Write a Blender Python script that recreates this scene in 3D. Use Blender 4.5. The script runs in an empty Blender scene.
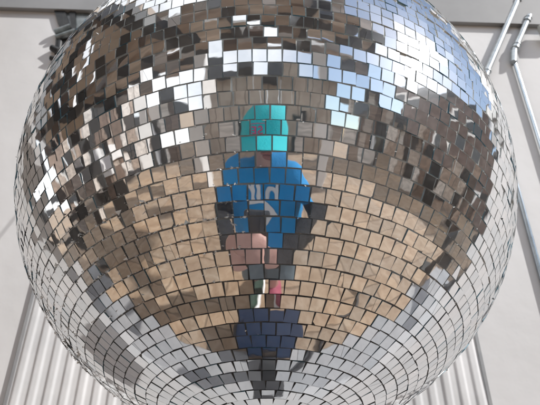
import bpy, bmesh, math, random
from mathutils import Vector, Matrix, noise
from mathutils.bvhtree import BVHTree

R = math.radians
rnd = random.Random(7)
sc = bpy.context.scene
col = sc.collection

# ------------------------------------------------------------------ camera
ZC = 1.68                       # height of the ball's centre
RB = 0.25                       # radius of the ball (50 cm)
EL = R(28.4)                    # the camera looks up at the ball
DIST = 2.012 * RB
F = 440.0 / 540.0               # focal length in picture widths
cd = bpy.data.cameras.new('camera')
cam = bpy.data.objects.new('camera', cd)
col.objects.link(cam)
cam.location = (0, -DIST * math.cos(EL), ZC - DIST * math.sin(EL))
cam.rotation_euler = (R(90 + 27.6), 0, -0.0078)
cd.sensor_width = 36
cd.lens = 36 * F
cd.clip_start = 0.02
cd.clip_end = 400
cd.dof.use_dof = True
cd.dof.focus_distance = 0.37
cd.dof.aperture_fstop = (36 * F) / 1.7          # about a 1.7 mm pupil
sc.camera = cam
CM = Matrix.Translation(cam.location) @ cam.rotation_euler.to_matrix().to_4x4()
CI = CM.inverted()


def px(x, y, Y):
    """point on the vertical plane y=Y seen at (x,y) of the 540x405 photograph"""
    d = (CM.to_3x3() @ Vector(((x - 270) / 440, -(y - 202.5) / 440, -1))).normalized()
    t = (Y - cam.location.y) / d.y
    return cam.location + d * t


def to_px(p):
    q = CI @ p
    return 270 - 440 * q.x / q.z, 202.5 + 440 * q.y / q.z


# ------------------------------------------------------------------ materials
def newmat(name):
    m = bpy.data.materials.new(name)
    m.use_nodes = True
    nt = m.node_tree
    return m, nt, nt.nodes, nt.links, nt.nodes['Principled BSDF']


def mat(name, c1, c2=None, scale=8.0, rough=0.6, metal=0.0, bump=0.0, bscale=None, detail=5, spec=0.5,
        coords='Object', trans=0.0, lo=0.35, hi=0.65):
    m, nt, N, L, b = newmat(name)
    b.inputs['Roughness'].default_value = rough
    b.inputs['Metallic'].default_value = metal
    b.inputs['Specular IOR Level'].default_value = spec
    if trans:
        b.inputs['Transmission Weight'].default_value = trans
    tc = N.new('ShaderNodeTexCoord')
    if c2:
        n = N.new('ShaderNodeTexNoise')
        n.inputs['Scale'].default_value = scale
        n.inputs['Detail'].default_value = detail
        n.inputs['Roughness'].default_value = 0.6
        L.new(tc.outputs[coords], n.inputs['Vector'])
        r = N.new('ShaderNodeValToRGB')
        r.color_ramp.elements[0].position = lo
        r.color_ramp.elements[1].position = hi
        r.color_ramp.elements[0].color = (*c1, 1)
        r.color_ramp.elements[1].color = (*c2, 1)
        L.new(n.outputs['Fac'], r.inputs['Fac'])
        L.new(r.outputs['Color'], b.inputs['Base Color'])
    else:
        b.inputs['Base Color'].default_value = (*c1, 1)
    if bump:
        n2 = N.new('ShaderNodeTexNoise')
        n2.inputs['Scale'].default_value = bscale or scale * 3
        n2.inputs['Detail'].default_value = 6
        L.new(tc.outputs[coords], n2.inputs['Vector'])
        bp = N.new('ShaderNodeBump')
        bp.inputs['Strength'].default_value = bump
        bp.inputs['Distance'].default_value = 0.01
        L.new(n2.outputs['Fac'], bp.inputs['Height'])
        L.new(bp.outputs['Normal'], b.inputs['Normal'])
    return m


def mirror_mat():
    m, nt, N, L, b = newmat('mirror_glass')
    N.remove(b)
    out = N['Material Output']
    geo = N.new('ShaderNodeNewGeometry')
    tc = N.new('ShaderNodeTexCoord')
    # slightly different silvering on every tile
    ramp = N.new('ShaderNodeValToRGB')
    e = ramp.color_ramp.elements
    e[0].color = (0.80, 0.82, 0.83, 1)
    e[1].color = (0.92, 0.91, 0.90, 1)
    L.new(geo.outputs['Random Per Island'], ramp.inputs['Fac'])
    g = N.new('ShaderNodeBsdfGlossy')
    g.inputs['Roughness'].default_value = 0.0
    L.new(ramp.outputs['Color'], g.inputs['Color'])
    # faint waviness of cheap glass
    n = N.new('ShaderNodeTexNoise')
    n.inputs['Scale'].default_value = 55
    n.inputs['Detail'].default_value = 2
    L.new(tc.outputs['Object'], n.inputs['Vector'])
    bp = N.new('ShaderNodeBump')
    bp.inputs['Strength'].default_value = 0.012
    bp.inputs['Distance'].default_value = 0.004
    L.new(n.outputs['Fac'], bp.inputs['Height'])
    L.new(bp.outputs['Normal'], g.inputs['Normal'])
    # smeared film: a broad weak lobe that flares around the sun
    h = N.new('ShaderNodeBsdfGlossy')
    h.inputs['Roughness'].default_value = 0.26
    h.inputs['Color'].default_value = (0.9, 0.94, 1, 1)
    d = N.new('ShaderNodeBsdfDiffuse')
    d.inputs['Color'].default_value = (0.62, 0.60, 0.57, 1)
    dn = N.new('ShaderNodeTexNoise')
    dn.inputs['Scale'].default_value = 160
    dn.inputs['Detail'].default_value = 8
    dn.inputs['Roughness'].default_value = 0.75
    L.new(tc.outputs['Object'], dn.inputs['Vector'])
    mr = N.new('ShaderNodeMapRange')
    mr.inputs['From Min'].default_value = 0.45
    mr.inputs['From Max'].default_value = 0.85
    mr.inputs['To Min'].default_value = 0.006
    mr.inputs['To Max'].default_value = 0.11
    d2 = N.new('ShaderNodeTexNoise'); d2.inputs['Scale'].default_value = 14; d2.inputs['Detail'].default_value = 3; d2.inputs['Distortion'].default_value = 1.2
    L.new(tc.outputs['Object'], d2.inputs['Vector'])
    dm = N.new('ShaderNodeMath'); dm.operation = 'MULTIPLY_ADD'; dm.inputs[1].default_value = 0.6; dm.inputs[2].default_value = -0.30
    L.new(d2.outputs['Fac'], dm.inputs[0])
    da = N.new('ShaderNodeMath'); da.operation = 'ADD'
    L.new(dn.outputs['Fac'], da.inputs[0]); L.new(dm.outputs[0], da.inputs[1])
    L.new(da.outputs[0], mr.inputs['Value'])
    m1 = N.new('ShaderNodeMixShader')
    m1.inputs['Fac'].default_value = 0.09
    L.new(g.outputs[0], m1.inputs[1])
    L.new(h.outputs[0], m1.inputs[2])
    m2 = N.new('ShaderNodeMixShader')
    L.new(mr.outputs[0], m2.inputs['Fac'])
    L.new(m1.outputs[0], m2.inputs[1])
    L.new(d.outputs[0], m2.inputs[2])
    L.new(m2.outputs[0], out.inputs['Surface'])
    return m


def paving_mat():
    m, nt, N, L, b = newmat('sandstone_paving')
    tc = N.new('ShaderNodeTexCoord')
    n1 = N.new('ShaderNodeTexNoise'); n1.inputs['Scale'].default_value = 13; n1.inputs['Detail'].default_value = 9
    n1.inputs['Roughness'].default_value = 0.68; n1.inputs['Distortion'].default_value = 0.6
    L.new(tc.outputs['Object'], n1.inputs['Vector'])
    r1 = N.new('ShaderNodeValToRGB')
    e = r1.color_ramp.elements
    e[0].position = 0.30; e[0].color = (0.275, 0.188, 0.122, 1)
    e[1].position = 0.72; e[1].color = (0.51, 0.41, 0.31, 1)
    k = e.new(0.5); k.color = (0.385, 0.285, 0.198, 1)
    L.new(n1.outputs['Fac'], r1.inputs['Fac'])
    br = N.new('ShaderNodeTexBrick')
    br.inputs['Scale'].default_value = 1.0
    br.inputs['Brick Width'].default_value = 0.42
    br.inputs['Row Height'].default_value = 0.30
    br.inputs['Mortar Size'].default_value = 0.006
    br.inputs['Mortar Smooth'].default_value = 0.4
    br.inputs['Color1'].default_value = (0.84, 0.86, 0.90, 1)
    br.inputs['Color2'].default_value = (1.1, 1.05, 1.0, 1)
    br.inputs['Mortar'].default_value = (0.55, 0.52, 0.5, 1)
    L.new(tc.outputs['Object'], br.inputs['Vector'])
    mx = N.new('ShaderNodeMix'); mx.data_type = 'RGBA'; mx.blend_type = 'MULTIPLY'
    mx.inputs['Factor'].default_value = 1.0
    L.new(r1.outputs['Color'], mx.inputs[6]); L.new(br.outputs['Color'], mx.inputs[7])
    L.new(mx.outputs[2], b.inputs['Base Color'])
    b.inputs['Roughness'].default_value = 0.8
    bp = N.new('ShaderNodeBump'); bp.inputs['Strength'].default_value = 0.5; bp.inputs['Distance'].default_value = 0.01
    L.new(n1.outputs['Fac'], bp.inputs['Height']); L.new(bp.outputs['Normal'], b.inputs['Normal'])
    return m


def board_mat(name):
    m, nt, N, L, b = newmat(name)
    g = N.new('ShaderNodeNewGeometry'); tc = N.new('ShaderNodeTexCoord')
    r = N.new('ShaderNodeValToRGB'); r.color_ramp.interpolation = 'LINEAR'
    e = r.color_ramp.elements
    e[0].position = 0.0; e[0].color = (0.008, 0.007, 0.007, 1)
    e[1].position = 1.0; e[1].color = (0.74, 0.70, 0.66, 1)
    for p_, c_ in ((0.18, (0.022, 0.018, 0.017)), (0.22, (0.13, 0.085, 0.063)), (0.48, (0.30, 0.22, 0.17)), (0.70, (0.46, 0.39, 0.335))):
        k = e.new(p_); k.color = (*c_, 1)
    L.new(g.outputs['Random Per Island'], r.inputs['Fac'])
    n = N.new('ShaderNodeTexNoise'); n.inputs['Scale'].default_value = 6; n.inputs['Detail'].default_value = 6
    mp = N.new('ShaderNodeMapping'); mp.inputs['Scale'].default_value = (0.3, 4, 4)
    L.new(tc.outputs['Object'], mp.inputs['Vector']); L.new(mp.outputs[0], n.inputs['Vector'])
    mr = N.new('ShaderNodeMapRange'); mr.inputs['From Min'].default_value = 0.3; mr.inputs['From Max'].default_value = 0.7
    mr.inputs['To Min'].default_value = 0.6; mr.inputs['To Max'].default_value = 1.3
    L.new(n.outputs['Fac'], mr.inputs['Value'])
    mx = N.new('ShaderNodeMix'); mx.data_type = 'RGBA'; mx.blend_type = 'MULTIPLY'; mx.inputs['Factor'].default_value = 1
    L.new(r.outputs['Color'], mx.inputs[6]); L.new(mr.outputs[0], mx.inputs[7])
    L.new(mx.outputs[2], b.inputs['Base Color']); b.inputs['Roughness'].default_value = 0.65
    return m


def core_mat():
    # light painted into the gaps: shaded dark low down, silvery bright higher up
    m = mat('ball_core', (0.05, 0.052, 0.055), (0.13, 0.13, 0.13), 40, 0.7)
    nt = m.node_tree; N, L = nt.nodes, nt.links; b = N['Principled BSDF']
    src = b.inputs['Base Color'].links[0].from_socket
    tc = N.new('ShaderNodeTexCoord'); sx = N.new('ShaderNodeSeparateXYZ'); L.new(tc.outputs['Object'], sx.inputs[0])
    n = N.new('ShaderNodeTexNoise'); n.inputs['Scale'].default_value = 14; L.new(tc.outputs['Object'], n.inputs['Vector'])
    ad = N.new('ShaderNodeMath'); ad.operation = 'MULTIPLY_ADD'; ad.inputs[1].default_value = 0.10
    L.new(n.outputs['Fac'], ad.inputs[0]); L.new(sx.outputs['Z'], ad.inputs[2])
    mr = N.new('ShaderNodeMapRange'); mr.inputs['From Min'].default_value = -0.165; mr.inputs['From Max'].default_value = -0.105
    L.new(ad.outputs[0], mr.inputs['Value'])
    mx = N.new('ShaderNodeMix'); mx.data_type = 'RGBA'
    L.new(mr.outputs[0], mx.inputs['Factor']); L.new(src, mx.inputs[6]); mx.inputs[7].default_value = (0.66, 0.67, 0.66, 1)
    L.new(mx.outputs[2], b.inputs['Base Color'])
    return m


M = {
    'mirror': mirror_mat(),
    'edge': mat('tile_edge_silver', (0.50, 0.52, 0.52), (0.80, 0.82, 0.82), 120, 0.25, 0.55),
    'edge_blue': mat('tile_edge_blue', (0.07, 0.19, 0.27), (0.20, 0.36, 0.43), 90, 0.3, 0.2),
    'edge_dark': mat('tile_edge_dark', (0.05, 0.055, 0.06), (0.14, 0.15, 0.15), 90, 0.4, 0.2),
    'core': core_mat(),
    'glue': mat('glass_crumbs', (0.74, 0.75, 0.74), (0.90, 0.91, 0.90), 90, 0.2, 0.0),
    'plaster': mat('white_plaster', (0.71, 0.715, 0.725), (0.85, 0.86, 0.88), 1.6, 0.85, bump=0.10, bscale=20, lo=0.3, hi=0.7),
    'ribs': mat('white_corrugated_plastic', (0.72, 0.735, 0.755), (0.88, 0.89, 0.91), 7, 0.2, spec=0.6, bump=0.06, bscale=12),
    'trim': mat('grey_trim', (0.36, 0.37, 0.39), (0.46, 0.47, 0.48), 20, 0.4, 0.4),
    'soffit': mat('grey_soffit_board', (0.25, 0.255, 0.262), (0.34, 0.345, 0.352), 3, 0.6),
    'galv': mat('galvanised_steel', (0.42, 0.46, 0.48), (0.60, 0.64, 0.66), 60, 0.36, 0.75),
    'chrome': mat('bright_steel', (0.55, 0.64, 0.72), (0.72, 0.80, 0.86), 30, 0.22, 0.8),
    'dark_metal': mat('dark_steel', (0.025, 0.028, 0.03), (0.06, 0.06, 0.06), 30, 0.42, 0.5),
    'clear': mat('grey_clear_plastic', (0.045, 0.055, 0.058), (0.24, 0.275, 0.285), 26, 0.15, spec=0.7),
    'paving': paving_mat(),
    'concrete': mat('pale_concrete', (0.31, 0.315, 0.33), (0.40, 0.405, 0.42), 5, 0.8, bump=0.2, bscale=60),
    'timber': board_mat('brown_timber'),
    'timber_pale': mat('taupe_boards', (0.34, 0.275, 0.225), (0.50, 0.43, 0.36), 2.5, 0.7, bump=0.3, bscale=30),
    'dark_timber': mat('dark_timber', (0.055, 0.034, 0.024), (0.13, 0.085, 0.062), 3, 0.65, bump=0.3, bscale=30),
    'pale_timber': mat('pale_timber', (0.50, 0.40, 0.31), (0.64, 0.54, 0.45), 3, 0.65, bump=0.3, bscale=30),
    'black': mat('black_paint', (0.010, 0.010, 0.012), (0.03, 0.03, 0.034), 12, 0.5),
    'white': mat('white_paint', (0.82, 0.82, 0.82), (0.89, 0.89, 0.89), 6, 0.5),
    'window': mat('dark_window_glass', (0.02, 0.025, 0.03), None, rough=0.06, spec=0.8),
    'navy': mat('navy_plastic', (0.008, 0.019, 0.048), (0.014, 0.029, 0.066), 18, 0.7, spec=0.25, bump=0.1, bscale=80),
    'skin': mat('skin', (0.50, 0.29, 0.25), (0.60, 0.375, 0.325), 26, 0.5, bump=0.08, bscale=160),
    'lips': mat('lips', (0.42, 0.15, 0.13), None, rough=0.4),
    'eye': mat('eye_white', (0.75, 0.73, 0.70), None, rough=0.15),
    'iris': mat('iris', (0.06, 0.035, 0.02), None, rough=0.1),
    'hair': mat('dark_hair', (0.018, 0.012, 0.009), (0.045, 0.03, 0.02), 90, 0.5),
    'blue': mat('blue_cotton', (0.008, 0.25, 0.60), (0.016, 0.33, 0.74), 9, 0.85, bump=0.25, bscale=420),
    'cyan': mat('cyan_cotton', (0.0, 0.50, 0.56), (0.02, 0.60, 0.66), 10, 0.8, bump=0.25, bscale=400),
    'magenta': mat('magenta_thread', (0.62, 0.03, 0.17), None, rough=0.7),
    'print': mat('white_print', (0.76, 0.77, 0.78), (0.82, 0.82, 0.82), 50, 0.7),
    'sleeve': mat('black_knit', (0.008, 0.008, 0.010), (0.02, 0.02, 0.022), 60, 0.9, bump=0.3, bscale=300),
    'shorts': mat('blue_grey_cotton', (0.13, 0.18, 0.215), (0.18, 0.235, 0.27), 14, 0.85, bump=0.2, bscale=300),
    'pink': mat('pink_shoe_mesh', (0.33, 0.06, 0.11), (0.42, 0.10, 0.15), 60, 0.7),
    'green': mat('dark_green_shoe_mesh', (0.012, 0.035, 0.025), (0.02, 0.06, 0.04), 60, 0.7),
    'phone': mat('dark_grey_glass', (0.045, 0.047, 0.05), None, rough=0.2, spec=0.7),
    'lens': mat('lens_glass', (0.004, 0.004, 0.006), None, rough=0.03, spec=0.9),
}


# ------------------------------------------------------------------ object helpers
def tag(o, label=None, cat=None, group=None, kind=None):
    if label: o['label'] = label
    if cat: o['category'] = cat
    if group: o['group'] = group
    if kind: o['kind'] = kind
    return o


def empty(name, loc=(0, 0, 0), rot=(0, 0, 0)):
    o = bpy.data.objects.new(name, None)
    col.objects.link(o)
    o.location = loc
    o.rotation_euler = rot
    o.empty_display_size = 0.05
    return o


def link(name, me, mats, parent=None, smooth=False):
    o = bpy.data.objects.new(name, me)
    col.objects.link(o)
    for m in (mats if isinstance(mats, (list, tuple)) else [mats]):
        me.materials.append(m)
    if smooth:
        me.polygons.foreach_set('use_smooth', [True] * len(me.polygons))
        if smooth != 'all':
            me.set_sharp_from_angle(angle=R(smooth if smooth is not True else 40))
    if parent is not None:
        o.parent = parent
        # children are written in world coordinates; a part already sits at the identity
        if parent.type == 'EMPTY':
            o.matrix_parent_inverse = Matrix.LocRotScale(parent.location, parent.rotation_euler, None).inverted()
    return o


def fin(bm, name, mats, parent=None, smooth=False):
    me = bpy.data.meshes.new(name)
    bmesh.ops.recalc_face_normals(bm, faces=bm.faces)
    bm.to_mesh(me)
    bm.free()
    return link(name, me, mats, parent, smooth)


def box(bm, c0, c1, bev=0.0, mx=None):
    b = bmesh.new()
    bmesh.ops.create_cube(b, size=1)
    c0, c1 = Vector(c0), Vector(c1)
    for v in b.verts:
        v.co = Vector((v.co.x * abs(c1.x - c0.x), v.co.y * abs(c1.y - c0.y), v.co.z * abs(c1.z - c0.z))) + (c0 + c1) / 2
    if bev:
        bmesh.ops.bevel(b, geom=b.edges[:], offset=bev, segments=2, profile=0.5, affect='EDGES')
    merge(bm, b, mx)


def merge(bm, b, mx=None):
    if mx is not None:
        for v in b.verts:
            v.co = mx @ v.co
    vm = {v: bm.verts.new(v.co) for v in b.verts}
    for f in b.faces:
        nf = bm.faces.new([vm[v] for v in f.verts])
        nf.material_index = f.material_index
    b.free()


def tube(bm, p0, p1, r0, r1=None, seg=20):
    p0, p1 = Vector(p0), Vector(p1)
    r1 = r0 if r1 is None else r1
    q = (p1 - p0).to_track_quat('Z', 'Y')
    a, c = [], []
    for i in range(seg):
        t = 2 * math.pi * i / seg
        u = q @ Vector((math.cos(t), math.sin(t), 0))
        a.append(bm.verts.new(p0 + u * r0)); c.append(bm.verts.new(p1 + u * r1))
    for i in range(seg):
        j = (i + 1) % seg
        bm.faces.new((a[i], a[j], c[j], c[i]))
    bm.faces.new(a[::-1]); bm.faces.new(c)


def path_tube(pts, r, seg=10):
    bm = bmesh.new()
    rings = []
    for i, p in enumerate(pts):
        p = Vector(p)
        d = (Vector(pts[min(i + 1, len(pts) - 1)]) - Vector(pts[max(i - 1, 0)])).normalized()
        q = d.to_track_quat('Z', 'Y')
        rings.append([bm.verts.new(p + q @ Vector((math.cos(2 * math.pi * k / seg) * r, math.sin(2 * math.pi * k / seg) * r, 0))) for k in range(seg)])
    for a, c in zip(rings, rings[1:]):
        for k in range(seg):
            j = (k + 1) % seg
            bm.faces.new((a[k], a[j], c[j], c[k]))
    bm.faces.new(rings[0][::-1]); bm.faces.new(rings[-1])
    return bm


# ------------------------------------------------------------------ world and sun
SUN = Vector((0.72, -0.34, 0.605)).normalized()
w = bpy.data.worlds.new('World'); sc.world = w; w.use_nodes = True
sky = w.node_tree.nodes.new('ShaderNodeTexSky')
sky.sky_type = 'NISHITA'; sky.sun_disc = False
sky.sun_elevation = math.asin(SUN.z)
sky.sun_rotation = math.atan2(SUN.x, SUN.y)
sky.dust_density = 0.4
sky.air_density = 1.2
bg = w.node_tree.nodes['Background']
bg.inputs['Strength'].default_value = 0.14
WN, WL = w.node_tree.nodes, w.node_tree.links
wt = WN.new('ShaderNodeTexCoord')
cn = WN.new('ShaderNodeTexNoise'); cn.inputs['Scale'].default_value = 2.2; cn.inputs['Detail'].default_value = 7; cn.inputs['Roughness'].default_value = 0.6
WL.new(wt.outputs['Generated'], cn.inputs['Vector'])
cr_ = WN.new('ShaderNodeMapRange')
cr_.inputs['From Min'].default_value = 0.40; cr_.inputs['From Max'].default_value = 0.62
cr_.inputs['To Min'].default_value = 0.55; cr_.inputs['To Max'].default_value = 1.0
WL.new(cn.outputs['Fac'], cr_.inputs['Value'])
cm = WN.new('ShaderNodeMix'); cm.data_type = 'RGBA'
wx = WN.new('ShaderNodeSeparateXYZ'); WL.new(wt.outputs['Generated'], wx.inputs[0])
wr = WN.new('ShaderNodeMapRange'); wr.interpolation_type = 'SMOOTHSTEP'       # the right-hand sky is clear
wr.inputs['From Min'].default_value = -0.05; wr.inputs['From Max'].default_value = 0.40
wr.inputs['To Min'].default_value = 1.0; wr.inputs['To Max'].default_value = 0.06
WL.new(wx.outputs['X'], wr.inputs['Value'])
wm = WN.new('ShaderNodeMath'); wm.operation = 'MULTIPLY'
WL.new(cr_.outputs[0], wm.inputs[0]); WL.new(wr.outputs[0], wm.inputs[1])
WL.new(wm.outputs[0], cm.inputs['Factor'])
WL.new(sky.outputs[0], cm.inputs[6])
cm.inputs[7].default_value = (10.6, 10.7, 10.9, 1)               # sunlit thin cloud
WL.new(cm.outputs[2], bg.inputs['Color'])
ld = bpy.data.lights.new('sun', 'SUN'); ld.energy = 4.4; ld.angle = R(0.53); ld.color = (1, 0.965, 0.92)
so = bpy.data.objects.new('sun', ld); col.objects.link(so)
so.rotation_euler = SUN.to_track_quat('Z', 'Y').to_euler(); so.location = (3, -1, 5)

# ------------------------------------------------------------------ the setting
bm = bmesh.new()
bmesh.ops.create_grid(bm, x_segments=8, y_segments=8, size=60)
tag(fin(bm, 'ground', M['paving']), kind='structure')
bm = bmesh.new()
box(bm, (-3.6, -0.02, -0.05), (3.6, 0.9, 0.03), 0.008)
tag(fin(bm, 'pavement', M['concrete']), kind='structure')

YW = 0.55
# white wall behind the ball
wall = empty('plaster_wall', (0, YW, 0.03))
tag(wall, 'off-white rough plaster wall behind the mirror ball', 'wall')
bm = bmesh.new(); box(bm, (-3.4, YW, 0.03), (3.4, YW + 0.18, 3.3)); fin(bm, 'wall_face', M['plaster'], wall)
for s in (-1, 1):
    bm = bmesh.new(); box(bm, (s * 3.401, YW - 0.03, 0.03), (s * 3.50, YW + 0.10, 3.3), 0.006)
    fin(bm, 'end_post', M['black'], wall)

for s in (-1, 1):
    bo = empty('bollard', (s * 2.9, -0.18, 0))
    tag(bo, 'black bollard on the paving to the %s of the ball' % ('right' if s > 0 else 'left'), 'bollard', 'bollards at the pavement edge')
    bm = bmesh.new(); tube(bm, (s * 2.9, -0.18, 0), (s * 2.9, -0.18, 0.92), 0.085, 0.075, 24); fin(bm, 'post', M['black'], bo, smooth=True)
    bm = bmesh.new(); tube(bm, (s * 2.9, -0.18, 0.921), (s * 2.9, -0.18, 0.985), 0.092, 0.05, 24); fin(bm, 'bollard_cap', M['dark_metal'], bo, smooth=True)
    bm = bmesh.new(); tube(bm, (s * 2.9, -0.18, 0.001), (s * 2.9, -0.18, 0.03), 0.14, 0.13, 24); fin(bm, 'base', M['dark_metal'], bo, smooth=True)

# corrugated panel on the wall
PL, PR = px(24, 315, YW - 0.02).x, px(480, 339, YW - 0.02).x
panel = empty('corrugated_panel', ((PL + PR) / 2, YW, 1.2))
tag(panel, 'glossy white ribbed plastic sheet with grey edges on the wall below the ball', 'wall panel')
bm = bmesh.new()
pitch = 0.033
nx = int((PR - PL) / pitch * 16)
z0, z1 = 1.22, 1.97
prof = []
for i in range(nx + 1):
    x = PL + (PR - PL) * i / nx
    t = ((x - PL) / pitch) % 1.0
    h = 0.5 - 0.5 * math.cos(2 * math.pi * t)
    h = min(1, max(0, (h - 0.18) / 0.64)); h = h * h * (3 - 2 * h)
    prof.append((x, YW - 0.0045 - 0.0026 * h))
nz = 30
grid = []
for k in range(nz + 1):
    z = z0 + (z1 - z0) * k / nz
    grid.append([bm.verts.new((x + 0.0016 * noise.noise((x * 6, z * 2.5, 1)), y + 0.0026 * noise.noise((x * 5, z * 3, 5)) + 0.0012 * noise.noise((x * 17, z * 9, 2)), z)) for x, y in prof])
for a, c in zip(grid, grid[1:]):
    for i in range(nx):
        bm.faces.new((a[i], a[i + 1], c[i + 1], c[i]))
fin(bm, 'ribbed_sheet', M['ribs'], panel, smooth='all')
for x in (PL, PR):
    bm = bmesh.new(); box(bm, (x - 0.0045, YW - 0.0065, 1.2), (x + 0.0045, YW - 0.001, 1.98), 0.0015)
    fin(bm, 'edge_trim', M['trim'], panel)
bm = bmesh.new(); box(bm, (PL - 0.006, YW - 0.011, 1.981), (PR + 0.006, YW - 0.001, 1.995), 0.002)
fin(bm, 'top_trim', M['trim'], panel)

# ------------------------------------------------------------------ soffit above the ball
zs = px(40, 7, YW - 0.02).z
zr = px(500, 22, YW - 0.02).z
slope = (zr - zs) / (px(500, 22, YW).x - px(40, 7, YW).x)
q = lambda x: zs + slope * (x - px(40, 7, YW).x)
sof = empty('wall_board', (0, YW, zs))
tag(sof, 'grey board fixed along the top of the wall above the ball', 'board')
bm = bmesh.new()
xa, xb = -3.4, 3.4
vs = [(xa, q(xa)), (xb, q(xb)), (xb, q(xb) + 0.5), (xa, q(xa) + 0.5)]
lo = [bm.verts.new((x, YW - 0.016, z)) for x, z in vs]; hi = [bm.verts.new((x, YW - 0.001, z)) for x, z in vs]
bm.faces.new(lo); bm.faces.new(hi[::-1])
for i in range(4):
    j = (i + 1) % 4
    bm.faces.new((lo[i], hi[i], hi[j], lo[j]))
fin(bm, 'board_face', M['soffit'], sof)
bm = bmesh.new()
for k_ in range(8): tube(bm, (-3.0 + k_ * 0.86, YW - 0.0195, q(0) + 0.25), (-3.0 + k_ * 0.86, YW - 0.0165, q(0) + 0.25), 0.008, 0.007, 12)
fin(bm, 'screw_heads', M['galv'], sof)

# ------------------------------------------------------------------ the mirror ball
TAU = R(46.8)
DEL = R(2.156)
PH = R(-19.25)
ball = empty('mirror_ball', (0, 0, ZC), (-(TAU - EL), 0, 0))
tag(ball, 'large silver mirror ball covered in small square mirror tiles', 'disco ball')
BM_ = Matrix.LocRotScale(ball.location, ball.rotation_euler, None)


def sph(lam, al, r=RB):
    return Vector((math.cos(lam) * math.sin(al), -math.cos(lam) * math.cos(al), math.sin(lam))) * r


def child(name, bm, mats, smooth=False, parent=None):
    me = bpy.data.meshes.new(name)
    bm.to_mesh(me); bm.free()
    o = bpy.data.objects.new(name, me); col.objects.link(o)
    for m in mats: me.materials.append(m)
    if smooth:
        me.polygons.foreach_set('use_smooth', [True] * len(me.polygons))
    o.parent = parent or ball
    return o


# a column joint seen near the middle of each row of tiles, in photo pixels
SEEN = {3: 267.3, 4: 268, 5: 262, 6: 264, 7: 270, 8: 250, 9: 256.3, 10: 255.3, 11: 254, 12: 263.3, 13: 264, 14: 264.7,
        15: 267.3, 16: 261.3, 17: 264, 18: 269.3, 19: 265.2, 20: 269.1, 21: 261, 22: 266, 23: 262, 24: 261.8, 25: 261.8, 26: 266}
FALL = random.Random(11)
tiles = bmesh.new()
glue = bmesh.new()
GAP = 0.00072
TH = 0.0014
dx = R(2.085)


def find_alpha(lam, target):
    a0, a1 = -0.5, 0.5
    for _ in range(40):
        am = (a0 + a1) / 2
        if to_px(BM_ @ sph(lam, am))[0] < target: a0 = am
        else: a1 = am
    return (a0 + a1) / 2


def prism(poly, fr, sink, tilt, edge_i, th=TH):
    """poly: list of (u,v) on the tile; fr: centre,east,north,normal; tilt: slopes"""
    c, e, n, k = fr
    tops, bots = [], []
    for u, v in poly:
        h = u * tilt[0] + v * tilt[1] - sink
        p = c + e * u + n * v + k * h
        tops.append(tiles.verts.new(p))
        bots.append(tiles.verts.new(p - k * th))
    f = tiles.faces.new(tops); f.material_index = 0
    m = len(poly)
    for i in range(m):
        j = (i + 1) % m
        g = tiles.faces.new((tops[j], tops[i], bots[i], bots[j]))
        g.material_index = edge_i


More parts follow.
